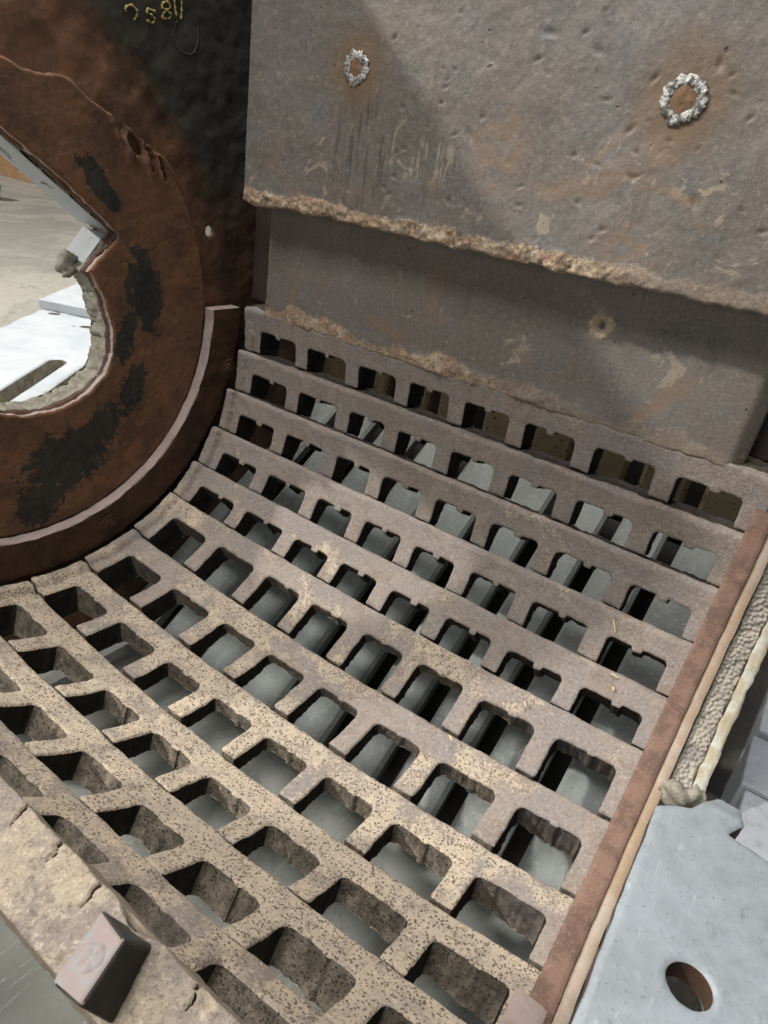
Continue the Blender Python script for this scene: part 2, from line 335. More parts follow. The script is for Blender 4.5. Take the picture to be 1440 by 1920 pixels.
# ------------------------------------------------------------------ object helpers
def tag(o, label, cat, group=None):
    o['label'] = label; o['category'] = cat
    if group: o['group'] = group
    return o
def empty(name, loc, label, cat, group=None):
    o = bpy.data.objects.new(name, None); o.empty_display_size = .05; COL.objects.link(o); o.location = loc
    return tag(o, label, cat, group)
def mk(name, V, F, mat, parent=None, smooth=True, mats=None, midx=None):
    V = np.asarray(V, float)
    if parent is not None: V = V - np.array(ROOT(parent).location)
    me = bpy.data.meshes.new(name)
    if isinstance(F, np.ndarray): F = F.tolist()
    me.from_pydata(V.tolist(), [], F)
    for m in (mats or [mat]): me.materials.append(m)
    if midx is not None: me.polygons.foreach_set('material_index', np.asarray(midx, dtype=np.int32))
    if smooth: me.polygons.foreach_set('use_smooth', np.ones(len(me.polygons), dtype=bool))
    me.update()
    o = bpy.data.objects.new(name, me); COL.objects.link(o)
    if parent is not None: o.parent = parent
    return o
def ROOT(o):
    while o.parent is not None: o = o.parent
    return o
def bevel(o, w, seg=2, ang=40):
    m = o.modifiers.new('bevel', 'BEVEL'); m.width = w; m.segments = seg; m.limit_method = 'ANGLE'; m.angle_limit = math.radians(ang); return o
def box(name, lo, hi, mat, parent=None, bev=.003):
    (a, b, c), (d, e, f) = lo, hi
    V = [(a,b,c),(d,b,c),(d,e,c),(a,e,c),(a,b,f),(d,b,f),(d,e,f),(a,e,f)]
    F = [(3,2,1,0),(4,5,6,7),(0,1,5,4),(1,2,6,5),(2,3,7,6),(3,0,4,7)]
    o = mk(name, V, F, mat, parent, smooth=False)
    if bev: bevel(o, bev)
    return o
def hull8(name, bot, top, mat, parent=None, bev=.003):
    V = list(bot) + list(top); F = [(3,2,1,0),(4,5,6,7),(0,1,5,4),(1,2,6,5),(2,3,7,6),(3,0,4,7)]
    o = mk(name, V, F, mat, parent, smooth=False)
    if bev: bevel(o, bev, 3)
    return o

def contour(us, vs, S):
    """marching squares of S<0: returns 2D verts (u,v), polygons, their cells, boundary segments, their cells"""
    nu, nv = len(us), len(vs); ins = S < 0
    idx = -np.ones((nu, nv), int); idx[ins] = np.arange(ins.sum())
    ii, jj = np.where(ins); U = list(us[ii]); Vv = list(vs[jj])
    c = ins[:-1, :-1].astype(int) + ins[1:, :-1] + ins[1:, 1:] + ins[:-1, 1:]
    fi, fj = np.where(c == 4)
    polys = np.stack([idx[fi, fj], idx[fi + 1, fj], idx[fi + 1, fj + 1], idx[fi, fj + 1]], 1).tolist()
    cells = list(zip(fi.tolist(), fj.tolist()))
    segs, scells, emap = [], [], {}
    def cross(a, b):
        k = (a, b) if a < b else (b, a)
        if k not in emap:
            sa, sb = S[k[0]], S[k[1]]; t = min(max(sa / (sa - sb), .02), .98)
            U.append(us[k[0][0]] * (1 - t) + us[k[1][0]] * t); Vv.append(vs[k[0][1]] * (1 - t) + vs[k[1][1]] * t); emap[k] = len(U) - 1
        return emap[k]
    bi, bj = np.where((c > 0) & (c < 4))
    for i, j in zip(bi.tolist(), bj.tolist()):
        q = [(i, j), (i + 1, j), (i + 1, j + 1), (i, j + 1)]; p = []; out = None; first_in = None
        for a in range(4):
            A, B = q[a], q[(a + 1) % 4]
            if ins[A]: p.append(idx[A])
            if ins[A] != ins[B]:
                x = cross(A, B); p.append(x)
                if ins[A]: out = x
                else:
                    if out is not None: segs.append((out, x)); scells.append((i, j)); out = None
                    else: first_in = x
        if out is not None and first_in is not None: segs.append((out, first_in)); scells.append((i, j))
        if len(p) >= 3: polys.append([int(z) for z in p]); cells.append((i, j))
    return np.array(U), np.array(Vv), polys, np.array(cells), np.array(segs, int).reshape(-1, 2), np.array(scells, int).reshape(-1, 2)
def interp(us, vs, A, u, v):
    du, dv = us[1] - us[0], vs[1] - vs[0]
    a = np.clip((u - us[0]) / du, 0, len(us) - 1.001); b = np.clip((v - vs[0]) / dv, 0, len(vs) - 1.001)
    i, j = a.astype(int), b.astype(int); fa, fb = a - i, b - j
    return A[i, j]*(1-fa)*(1-fb) + A[i+1, j]*fa*(1-fb) + A[i, j+1]*(1-fa)*fb + A[i+1, j+1]*fa*fb

def sdf_solid(us, vs, S, front, back, levels=4, rough=.0, part=None, rsc=90, flip=False):
    """extrude the region S<0; front(u,v,d)->xyz, back(u,v)->xyz. yields {part_id: (V,F,wallflag)}"""
    U, V, P, PC, SG, SC_ = contour(us, vs, S)
    d = np.minimum(interp(us, vs, S, U, V), 0)
    fr = front(U, V, d); bk = back(U, V)
    gu, gv = np.gradient(S, us[1] - us[0], vs[1] - vs[0])
    gU, gV = interp(us, vs, gu, U, V), interp(us, vs, gv, U, V); gl = np.hypot(gU, gV) + 1e-9; gU /= gl; gV /= gl
    e = 1e-3
    tu = (back(U + e, V) - bk) / e; tv = (back(U, V + e) - bk) / e
    pid = part(us[PC[:, 0]], vs[PC[:, 1]]) if part is not None else np.zeros(len(PC), int)
    sid = part(us[SC_[:, 0]], vs[SC_[:, 1]]) if part is not None else np.zeros(len(SC_), int)
    out = {}
    for k in np.unique(pid):
        Vx, F, wf = [], [], []
        pi = np.where(pid == k)[0]; used = sorted({x for i in pi for x in P[i]}); mp = {x: n for n, x in enumerate(used)}; n0 = len(used)
        used = np.array(used)
        Vx.append(fr[used]); Vx.append(bk[used])
        for i in pi:
            f = [mp[x] for x in P[i]]
            if flip: F.append(f[::-1]); F.append([x + n0 for x in f])
            else: F.append(f); F.append([x + n0 for x in f[::-1]])
            wf += [0, 0]
        sg = SG[sid == k]
        if len(sg):
            bu = np.unique(sg); bm = {x: n for n, x in enumerate(bu.tolist())}; nb = len(bu); base = 2 * n0; side = np.abs(gU[bu]) > .72
            for l in range(levels + 1):
                t = (l / levels) ** 1.3
                q = fr[bu] * (1 - t) + bk[bu] * t
                if rough and 0 < l:
                    nz = fbm(U[bu] * rsc, V[bu] * rsc, t * 3.0, 3) * rough * min(1, t * 3)
                    q = q + (tu[bu] * (gU[bu] * nz)[:, None] + tv[bu] * (gV[bu] * nz)[:, None])
                Vx.append(q)
            for a, c in sg.tolist():
                a, c = bm[a], bm[c]
                for l in range(levels):
                    p = [base + l * nb + a, base + (l + 1) * nb + a, base + (l + 1) * nb + c, base + l * nb + c]
                    F.append(p[::-1] if flip else p); wf.append(2 if side[a] else 1)
        out[int(k)] = (np.concatenate(Vx), F, wf)
    return out
def sd_box(x, y, cx, cy, hx, hy, r):
    qx, qy = np.abs(x - cx) - hx + r, np.abs(y - cy) - hy + r
    return np.hypot(np.maximum(qx, 0), np.maximum(qy, 0)) + np.minimum(np.maximum(qx, qy), 0) - r
def sd_cap(x, y, ax, ay, bx, by, r):
    dx, dy = bx - ax, by - ay; t = np.clip(((x - ax) * dx + (y - ay) * dy) / (dx * dx + dy * dy), 0, 1)
    return np.hypot(x - ax - t * dx, y - ay - t * dy) - r
def sd_poly(x, y, P):
    P = np.array(P, float); n = len(P); d = np.full(x.shape, 1e9); s = np.ones(x.shape); j = n - 1
    for i in range(n):
        e = P[j] - P[i]; wx, wy = x - P[i, 0], y - P[i, 1]
        t = np.clip((wx * e[0] + wy * e[1]) / (e @ e), 0, 1); d = np.minimum(d, (wx - e[0] * t) ** 2 + (wy - e[1] * t) ** 2)
        c1, c2, c3 = y >= P[i, 1], y < P[j, 1], e[0] * wy > e[1] * wx
        s = np.where((c1 & c2 & c3) | (~c1 & ~c2 & ~c3), -s, s); j = i
    return s * np.sqrt(d)
def rdrop(d, r):
    q = np.clip(r + d, 0, r); return r - np.sqrt(np.maximum(r * r - q * q, 0))

# ------------------------------------------------------------------ mill geometry constants (axis = x, centre y=z=0)
R = 0.5486; L = 1.22
RIGHT = [.166, .323, .4625, .6045, .7465, .8925, 1.0475, 1.201]
LEFT = [.050] + [x + .0385 for x in RIGHT[:-1]]
THD = [1.09, -10.52, -21.47, -32.63, -43.51, -54.34, -68.24, -83.25, -96.53, -110.77, -125.2, -139.6, -150.0]
WEAR = [.003, .009, .0165, .032, .0406, .042, .054, .047, .051, .034, .026, .018, .012, .008]
def wearx(x): return np.clip(1 - np.abs(2 * x / L - 1) ** 2.02, 0, 1)

# floor and surroundings ------------------------------------------------
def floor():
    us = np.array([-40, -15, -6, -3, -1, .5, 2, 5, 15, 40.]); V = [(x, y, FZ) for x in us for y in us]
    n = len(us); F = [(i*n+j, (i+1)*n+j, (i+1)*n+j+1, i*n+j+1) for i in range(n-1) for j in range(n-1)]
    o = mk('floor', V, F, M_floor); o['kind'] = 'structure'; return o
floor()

# ------------------------------------------------------------------ left end wall with shaft opening
HOLE_POLY = [(-.20, .476), (.004, .327), (.098, .262), (.196, .185), (.214, .166), (.205, .150), (.146, .092)]
arc = [(.1522, .095), (.179, .036), (.1945, -.021), (.1935, -.079), (.172, -.124), (.130, -.158), (.085, -.176), (.031, -.185), (-.02, -.181), (-.07, -.165), (-.12, -.13), (-.16, -.07), (-.19, 0)]
HOLE = HOLE_POLY + arc + [(-.24, .1), (-.26, .3)]
wall = empty('side_wall', (-.085, .3, FZ), 'tall dark rusty end wall with the round shaft opening, left of the grate', 'wall')
def wallx(u, v): return -.050 + .0016 * fbm(u * 30, v * 30)
def build_wall():
    us = np.arange(-.42, 1.06, .005); vs = np.arange(FZ + .02, .965, .005)
    Y, Z = np.meshgrid(us, vs, indexing='ij')
    S = sd_box(Y, Z, .32, (FZ + .03 + .955) / 2, .73, (.955 - FZ - .03) / 2, .004)
    S = np.maximum(S, np.minimum(Y - .66, Z - .11))
    hp = sd_poly(Y, Z, HOLE); h = hp + .004 + .0035 * fbm(Y * 45, Z * 45)
    S0 = np.maximum(S, -h); S = np.maximum(S0, -(np.hypot(Y - .4687, (Z - .1737)) - .0125))
    def fr(u, v, d):
        return np.stack([wallx(u, v) - rdrop(d, .002), u, v], 1)
    V, F, wf = sdf_solid(us, vs, S, fr, lambda u, v: np.stack([np.full_like(u, -.060), u, v], 1), 2, .001, rsc=110)[0]
    mk('wall_plate', V, F, MW, wall, mats=[MW, M_ringface], midx=np.minimum(wf, 1))
    us = np.arange(-.32, .28, .004); vs = np.arange(-.28, .56, .004); Y, Z = np.meshgrid(us, vs, indexing='ij')
    hp = sd_poly(Y, Z, HOLE); S = np.maximum(hp - .045, -(hp + .004 + .003 * fbm(Y * 45, Z * 45)))
    V, F, wf = sdf_solid(us, vs, S, lambda u, v, d: np.stack([np.full_like(u, -.0605), u, v], 1), lambda u, v: np.stack([np.full_like(u, -.112), u, v], 1), 6, .0045, rsc=130)[0]
    mk('bore_ring', V, F, M_crust, wall)
build_wall()
GOUGE = [(.222, .370, .026, .0075, 1.05, .030), (.262, .330, .020, .013, 1.15, .034), (.282, .348, .022, .0055, 1.2, .026), (.294, .315, .026, .0075, 1.2, .032), (.326, .292, .022, .006, 1.2, .028)]
disc = empty('rusty_disc_liner', (-.05, .2, -.1), 'rusty brown disc around the shaft opening, torn gouges near its upper edge', 'liner plate')
def build_disc():
    us = np.arange(-.25, .475, .0026); vs = np.arange(-.475, .475, .0026)
    Y, Z = np.meshgrid(us, vs, indexing='ij'); a = np.arctan2(Z, Y); rr = np.hypot(Y, Z)
    edge = .4475 - .012 * sstep(.5, 1.1, a) + (.0015 + .007 * sstep(.35, .8, a)) * fbm(a * 7, a * 0 + 3, 0, 3) + .010 * np.exp(-((a - .72) / .07) ** 2)
    S = np.maximum(rr - edge, -(sd_poly(Y, Z, HOLE) + .0018 * fbm(Y * 60, Z * 60)))
    def fr(u, v, d):
        x = -.0360 + .0010 * fbm(u * 9, v * 9, 2) + .0003 * fbm(u * 110, v * 110, 5)
        for (cy, cz, lu, lv, an, dep) in GOUGE:
            # long axis runs down the disc edge
            cu, cs = math.cos(-an), math.sin(-an)
            p = (u - cy) * cu + (v - cz) * cs; q = -(u - cy) * cs + (v - cz) * cu
            p = p + .004 * fbm(u * 60, v * 60, 9); q = q + .003 * fbm(u * 70, v * 70, 4)
            e = (p / lu) ** 2 + (q / lv) ** 2
            x = x - dep * np.exp(-e ** 3) + .009 * np.exp(-((p - .004) / (lu * 1.1)) ** 2 - ((q + lv * 1.25) / (lv * .75)) ** 2)
        return np.stack([x - rdrop(d, .004), u, v], 1)
    V, F, wf = sdf_solid(us, vs, S, fr, lambda u, v: np.stack([np.full_like(u, -.0850), u, v], 1), 3, .001)[0]
    mk('disc_plate', V, F, MD, disc, mats=[MD, M_capseg], midx=np.minimum(wf, 1))
build_disc()
# torn lips of metal beside the gouges
def lump(name, pts, rad, mat, parent, nz=.25, sc=120, seg=10, seed=0):
    """noisy tapered tube through pts"""
    P = np.array(pts, float); n = len(P); V, F = [], []
    rad = np.broadcast_to(np.asarray(rad, float), (n,))
    T = np.gradient(P, axis=0); T /= np.linalg.norm(T, axis=1)[:, None] + 1e-9
    up = np.array([.31, .2, .93]); A = np.cross(T, up); A /= np.linalg.norm(A, axis=1)[:, None] + 1e-9; B = np.cross(T, A)
    for i in range(n):
        for k in range(seg):
            t = 2 * math.pi * k / seg; dirv = A[i] * math.cos(t) + B[i] * math.sin(t); p = P[i] + dirv * rad[i]
            V.append(p + dirv * rad[i] * nz * float(fbm(p[0] * sc + seed, p[1] * sc, p[2] * sc, 2)))
    for i in range(n - 1):
        for k in range(seg): F.append((i*seg+k, i*seg+(k+1) % seg, (i+1)*seg+(k+1) % seg, (i+1)*seg+k))
    F.append(tuple(range(seg))[::-1]); F.append(tuple(range((n-1)*seg, n*seg)))
    return mk(name, V, F, mat, parent)
def smooth_path(pts, n):
    P = np.array(pts, float); t = np.linspace(0, len(P) - 1, n); i = np.clip(t.astype(int), 0, len(P) - 2); f = (t - i)[:, None]
    P0, P1, P2, P3 = P[np.maximum(i - 1, 0)], P[i], P[i + 1], P[np.minimum(i + 2, len(P) - 1)]
    return .5 * ((2*P1) + (-P0+P2)*f + (2*P0-5*P1+4*P2-P3)*f**2 + (-P0+3*P1-3*P2+P3)*f**3)
def taper(n, r, e=.35): 
    t = np.linspace(0, 1, n); return r * np.clip(np.minimum(t, 1 - t) / .18, e, 1) ** .6
# chalk writing on the wall
CH = [[(.2554, .5502), (.268, .557), (.2805, .551), (.279, .542), (.274, .535)], [(.2554, .5502), (.258, .545)],
      [(.322, .559), (.306, .5595), (.301, .5545), (.312, .552), (.320, .547), (.314, .540), (.301, .5415)],
      [(.337, .5525), (.354, .5555), (.357, .563), (.348, .567), (.338, .569), (.339, .576), (.351, .581), (.356, .574), (.348, .567), (.341, .562), (.337, .5525)],
      [(.366, .588), (.369, .575), (.372, .563)], [(.383, .590), (.384, .575), (.382, .560)]]
for c in CH:
    p = smooth_path([(float(wallx(y, z)) + .0007, y, z) for y, z in c], 6 * len(c)); o = lump('chalk_stroke', p, .0019 + .0006 * np.sin(np.arange(len(p))), M_chalk, wall, .45, 500, 6)
ov = smooth_path([(float(wallx(y, z)) + .0006, y, z) for y, z in [(.372, .556), (.366, .536), (.376, .513), (.395, .507), (.415, .513), (.424, .535), (.424, .557), (.418, .569)]], 40)
lump('chalk_loop', ov, .0009, simple('faint_chalk', (.12, .11, .10), (.07, .065, .06), 200), wall, .4, 500, 5)

# ring segment between disc and grates ----------------------------------
def arc_solid(name, x0, x1, r0, r1, a0, a1, mat, parent, nx=6, nr=5, step=.008, bev=.003, nz=.0012, innermat=None, seed=0, pebble=None):
    """swept arc: r0 inner radius (toward axis), closed box section with rounded inner edges"""
    na = max(8, int(abs(a1 - a0) * r0 / step))
    prof = []
    if pebble: nx = pebble[2]
    for i in range(nx + 1):
        t = i / nx; prof.append((x0 + (x1 - x0) * t, r0 + bev * (max(0, 1 - min(t, 1 - t) * (x1 - x0) / bev)) ** 2))
    for i in range(1, nr + 1): prof.append((x1, r0 + bev + (r1 - r0 - bev) * i / nr))
    for i in range(nr, 0, -1): prof.append((x0, r0 + bev + (r1 - r0 - bev) * i / nr))
    prof = np.array(prof); m = len(prof); A = np.linspace(a0, a1, na)
    X = np.tile(prof[:, 0], na); RR = np.tile(prof[:, 1], na); AA = np.repeat(A, m)
    X = X + nz * fbm(AA * 25 + seed, RR * 45, X * 30); RR = RR + nz * fbm(AA * 22 + seed, X * 40, 4.2)
    if pebble is not None:
        inner = np.tile(np.arange(m) <= nx, na)
        w = worley(X * pebble[0], AA * R * pebble[0]); RR = RR + np.where(inner, (np.minimum(w, .7)) * pebble[1] - pebble[1] * .4 + .002 * fbm(AA * 40, X * 60), 0)
    V = np.stack([X, RR * np.cos(AA), RR * np.sin(AA)], 1)
    F = []
    for i in range(na - 1):
        for k in range(m):
            k2 = (k + 1) % m; F.append((i*m+k, i*m+k2, (i+1)*m+k2, (i+1)*m+k))
    if a1 < a0: F = [f[::-1] for f in F]
    e0 = tuple(range(m)); e1 = tuple(range((na-1)*m, na*m))
    F.append(e0 if a1 < a0 else e0[::-1]); F.append(e1[::-1] if a1 < a0 else e1)
    mi = [1 if k < nx else 0 for i in range(na - 1) for k in range(m)] + [1, 1]
    o = mk(name, V, F, mat, parent, mats=[mat, innermat] if innermat else None, midx=mi if innermat else None)
    es = o.modifiers.new('split', 'EDGE_SPLIT'); es.split_angle = math.radians(50)
    return o
D2 = math.radians
ring = empty('ring_segment', (-.03, 0, -.54), 'dark brown curved ring beside the left ends of the grate bars', 'liner ring')
arc_solid('ring_body', -.0435, -.012, .449, .539, D2(.3), D2(-142), M_ringface, ring, nx=6, nr=10, step=.006, bev=.004, nz=.0016, innermat=M_capseg)  # inner ledge paler: light from above put into its worn colour
def plug_ring(name, c, r, rr, ax, mat, parent, nz=.5, sc=160, n=48, seg=10, rag=.12, flat=1.0):
    """rough torus of weld metal on a plane; ax = 'x' or 'y' normal"""
    V, F = [], []
    for i in range(n):
        t = 2 * math.pi * i / n; wob = 1 + rag * float(fbm(math.cos(t) * 2 + c[1] * 9, math.sin(t) * 2, c[2] * 7, 2))
        for k in range(seg):
            p = 2 * math.pi * k / seg; q = (r * wob + rr * math.cos(p)); h = rr * math.sin(p) * flat
            a, b = q * math.cos(t), q * math.sin(t); h *= 1 + nz * float(fbm(a * sc, b * sc, h * sc, 2)); 
            g = 1 + .12 * float(fbm(a * sc * .7, b * sc * .7, 3.3, 2)); a *= g; b *= g
            V.append((c[0] + h, c[1] + a, c[2] + b) if ax == 'x' else (c[0] + a, c[1] + h, c[2] + b))
    for i in range(n):
        for k in range(seg): F.append((i*seg+k, ((i+1) % n)*seg+k, ((i+1) % n)*seg+(k+1) % seg, i*seg+(k+1) % seg))
    return mk(name, V, F, mat, parent)
def plug_cap(name, c, r, ax, mat, parent, h=.003, sgn=1, n=32):
    V, F = [], []; K = 5
    for j in range(K):
        q = r * j / (K - 1)
        for i in range(n):
            t = 2 * math.pi * i / n; hh = h * (1 - (j / (K - 1)) ** 2.5) + .0012 * float(fbm(q * 130 * math.cos(t), q * 130 * math.sin(t), 1, 2)); a, b = q * math.cos(t), q * math.sin(t)
            V.append((c[0] + sgn * hh, c[1] + a, c[2] + b) if ax == 'x' else (c[0] + a, c[1] + sgn * hh, c[2] + b))
    for j in range(K - 1):
        for i in range(n): F.append((j*n+i, j*n+(i+1) % n, (j+1)*n+(i+1) % n, (j+1)*n+i))
    return mk(name, V, F, mat, parent)
for c in ((-.0125, .1458, -.483), (-.0125, .5073, -.1523)):
    plug_cap('plug_head', c, .0225, 'x', M_ringface, ring, .0035); plug_ring('plug_rim', c, .0235, .0022, 'x', M_ringface, ring, .3)

# white painted pieces seen through the shaft opening --------------------
A0, B0 = np.array([-.06, .371]), np.array([.2085, .171])
strip = empty('white_strip_plate', (-.11, .08, .27), 'white sloping flat bar with an oblong hole in the shaft opening', 'flat bar')
def build_strip():
    ln = float(np.linalg.norm(B0 - A0)); du = (B0 - A0) / ln; nn = np.array([-du[1], du[0]])  # nn points up/out
    us = np.arange(-.004, ln + .006, .003); vs = np.arange(-.160, -.058, .003); U, V = np.meshgrid(us, vs, indexing='ij')
    S = sd_box(U, V, ln / 2, -.109, ln / 2, .048, .003) + .0006 * fbm(U * 60, V * 60)
    S = np.maximum(S, -sd_cap(U, V, .130, -.121, .152, -.128, .0075))
    pt = lambda u, v, o: np.stack([v, A0[0] + du[0] * u + nn[0] * o, A0[1] + du[1] * u + nn[1] * o], 1)
    V_, F, _ = sdf_solid(us, vs, S, lambda u, v, d: pt(u, v, -.0035 + rdrop(d, .002)), lambda u, v: pt(u, v, np.full_like(u, .012)), 2)[0]
    mk('bar_face', V_, F, M_white, strip)
build_strip()
blk = empty('white_block', (-.10, .17, .12), 'small white block in the shaft opening below the sloping white bar', 'block')
hull8('block_body', [(-.064, .2035, .1615), (-.140, .2035, .1640), (-.140, .158, .112), (-.064, .152, .1045)],
      [(-.064, .215, .1500), (-.140, .215, .1530), (-.140, .168, .100), (-.064, .162, .0925)], M_white, blk, .0015)
p = smooth_path([(-.050, .2105, .168), (-.046, .2140, .158), (-.047, .206, .146), (-.049, .192, .133), (-.053, .175, .118)], 22)
lump('weld_bead', p, taper(22, .0085, .5), M_ringface, blk, .35, 140, 12)
p = smooth_path([(-.100, .160, .108), (-.104, .146, .098), (-.098, .140, .088), (-.094, .146, .078)], 20)
lump('mortar_lump', p, taper(20, .019, .45), M_crust, blk, .5, 80, 18)

E1, E2 = np.array([-.6, .8]), np.array([.8, .6])
ped = empty('white_slotted_plate', (-.8, .3, FZ), 'white painted base plate with a long slot and bolt holes, outside the shaft opening', 'base plate')
def build_ped():
    us = np.arange(.10, 1.75, .008); vs = np.arange(-.45, -.085, .006); U, V = np.meshgrid(us, vs, indexing='ij')
    S = sd_box(U, V, .93, -.267, .80, .165, .006) + .001 * fbm(U * 30, V * 30)
    S = np.maximum(S, -sd_cap(U, V, -.1, -.172, .500, -.172, .024))
    for (a, b, r) in ((.995, -.376, .019), (.888, -.236, .018), (.88, -.271, .0065)): S = np.maximum(S, -(np.hypot((U - a), V - b) - r))
    pt = lambda u, v, z: np.stack([E1[0] * u + E2[0] * v, E1[1] * u + E2[1] * v, z], 1)
    V_, F, wf = sdf_solid(us, vs, S, lambda u, v, d: pt(u, v, -.22 - rdrop(d, .003) + .0008 * fbm(u * 20, v * 20)), lambda u, v: pt(u, v, np.full_like(u, -.275)), 3, .003, rsc=60)[0]
    mk('plate', V_, F, M_white, ped, mats=[M_white, M_crust], midx=np.minimum(wf, 1))
    # raised pad
    c = [(1.03, -.44), (1.70, -.44), (1.70, -.11), (.955, -.11)]
    hull8('raised_pad', [tuple(pt(np.array([a]), np.array([b]), np.array([-.219]))[0]) for a, b in c], [tuple(pt(np.array([a]), np.array([b]), np.array([-.190]))[0]) for a, b in c], M_white, ped, .002)
    for a in (1.25, 1.65):
        c = [(a, -.40), (a + .06, -.40), (a + .06, -.16), (a, -.16)]
        hull8('support_leg', [tuple(pt(np.array([q]), np.array([b]), np.array([FZ]))[0]) for q, b in c], [tuple(pt(np.array([q]), np.array([b]), np.array([-.276]))[0]) for q, b in c], M_white, ped, .003)
build_ped()

# far things on the hall floor
bx = empty('board_crate', (-13.6, 7.7, FZ), 'tan board crate standing on the far floor, seen over the white bar', 'crate')
for i in range(4): box('board', (-15.2 + i * .8, 7.0, FZ + .002), (-14.42 + i * .8, 8.6, FZ + 1.9), M_box, bx, .01)
box('rail', (-15.3, 6.94, FZ + .002), (-11.9, 7.0, FZ + .16), M_box, bx, .01)
def blobmesh(name, c, r, mat, amp=.25, n=24):
    V, F = [], []
    for i in range(n + 1):
        for k in range(n * 2):
            th, ph = math.pi * i / n, math.pi * k / n; d = np.array([math.sin(th) * math.cos(ph), math.sin(th) * math.sin(ph), math.cos(th)])
            q = 1 + amp * float(fbm(d[0] * 2.5, d[1] * 2.5, d[2] * 2.5, 3)); V.append(np.array(c) + d * np.array(r) * q)
    m = n * 2
    for i in range(n):
        for k in range(m): F.append((i*m+k, (i+1)*m+k, (i+1)*m+(k+1) % m, i*m+(k+1) % m))
    V = np.array(V); V[:, 2] = np.maximum(V[:, 2], FZ + .003)
    return mk(name, V, F, mat)
g = blobmesh('green_sack', (-9.75, 4.80, FZ + .09), (.22, .22, .16), M_green); tag(g, 'small green sack lying on the far concrete floor', 'sack')

# ------------------------------------------------------------------ far side liner plates
low = empty('lower_liner_plate', (.62, YL + .02, 0), 'shorter grey liner plate beneath the big plate, rust crust along its bottom edge', 'liner plate')
upp = empty('upper_liner_plate', (.62, YU + .02, .29), 'big dark grey liner plate with two bright ring-shaped plug welds', 'liner plate')
def build_low():
    us = np.arange(.04, 1.20, .004); vs = np.arange(-.012, .36, .004); U, V = np.meshgrid(us, vs, indexing='ij')
    S = sd_box(U, V, .621, .174, .557, .176, .006)
    S = np.where(V < .05, S + .0022 * fbm(U * 42, V * 42, 1, 4), S)
    def fr(u, v, d):
        lum = np.clip(sstep(.045, .012, v) * (.5 + fbm(u * 26, v * 40, 2)), 0, 1.5) * sstep(.95, .75, u)
        y = YL + .0018 * fbm(u * 9, v * 9) - .0035 * lum * (1 + .8 * fbm(u * 130, v * 130)) + rdrop(d, .005)
        y = y + .018 * sstep(1.150, 1.178, u) ** 1.5
        rp = np.hypot(u - .879, v - .175) + .006 * fbm(u * 80, v * 80, 3)
        y = y + .004 * sstep(.011, .006, rp) - .0035 * np.exp(-((rp - .017) / .008) ** 2) * (1 + 1.2 * fbm(u * 150, v * 150))
        return np.stack([u, y, v], 1)
    V_, F, _ = sdf_solid(us, vs, S, fr, lambda u, v: np.stack([u, np.full_like(u, YL + .042), v], 1), 3, .002)[0]
    mk('plate', V_, F, MLL, low)
build_low()
def build_upp():
    us = np.arange(.050, 1.50, .003); vs = np.arange(.235, .93, .003); U, V = np.meshgrid(us, vs, indexing='ij')
    S = np.maximum(sd_box(U, V, .78, .5, .72, .42, .006), .256 - V + .0045 * fbm(U * 30, V * 30, 6, 5) + .003 * fbm(U * 9, 2, 1))
    dents = [(.699, .581, .011, .0045, -.2), (.781, .562, .010, .004, -.5), (.860, .467, .007, .004, .9), (.983, .386, .010, .006, -.9), (.756, .584, .005, .003, .6), (.957, .555, .004, .007, .2), (.689, .547, .008, .003, .5), (.411, .564, .006, .003, .7), (.592, .432, .012, .006, -.9)]
    dents += [(rng.uniform(.42, 1.2), rng.uniform(.30, .75), rng.uniform(.003, .007), rng.uniform(.0018, .0035), rng.uniform(-.8, .9)) for _ in range(60)]
    def fr(u, v, d):
        e = v - .256
        lum = sstep(.034, .010, e + .010 * fbm(u * 20, v * 20, 8)) * sstep(1.05, .80, u)
        y = YU + .0022 * fbm(u * 8, v * 8) + .0005 * fbm(u * 70, v * 70) - .0042 * lum * (.5 + .8 * fbm(u * 45, v * 70, 3) + .8 * fbm(u * 150, v * 150, 2)) + rdrop(d, .006)
        for (a, b, l, w, an) in dents:
            p = (u - a) * math.cos(an) + (v - b) * math.sin(an); q = -(u - a) * math.sin(an) + (v - b) * math.cos(an)
            g_ = np.exp(-(p / l) ** 2 - (q / w) ** 2); y = y + .0042 * g_ - .0012 * np.exp(-(p / l) ** 2 - ((q + w * 1.6) / w) ** 2)
        return np.stack([u, y, v], 1)
    V_, F, _ = sdf_solid(us, vs, S, fr, lambda u, v: np.stack([u, np.full_like(u, YU + .049), v], 1), 4, .003)[0]
    mk('plate', V_, F, MLU, upp)
    for c, r in (((.335, YU - .001, .5145), .0205), ((.923, YU - .001, .5095), .0240)):
        plug_ring('plug_weld', c, r, .0076, 'y', M_weld, upp, .45, 260, 160, 16, .10, .45); plug_cap('plug', (c[0], c[1] - .0005, c[2]), r * .86, 'y', M_plug, upp, .002, -1)
build_upp()
bk = empty('rear_casing_wall', (.62, .62, FZ), 'dark casing wall standing behind the two liner plates', 'wall')
box('wall_sheet', (-.049, .612, .012), (1.9, .655, .965), M_backwall, bk, .004)

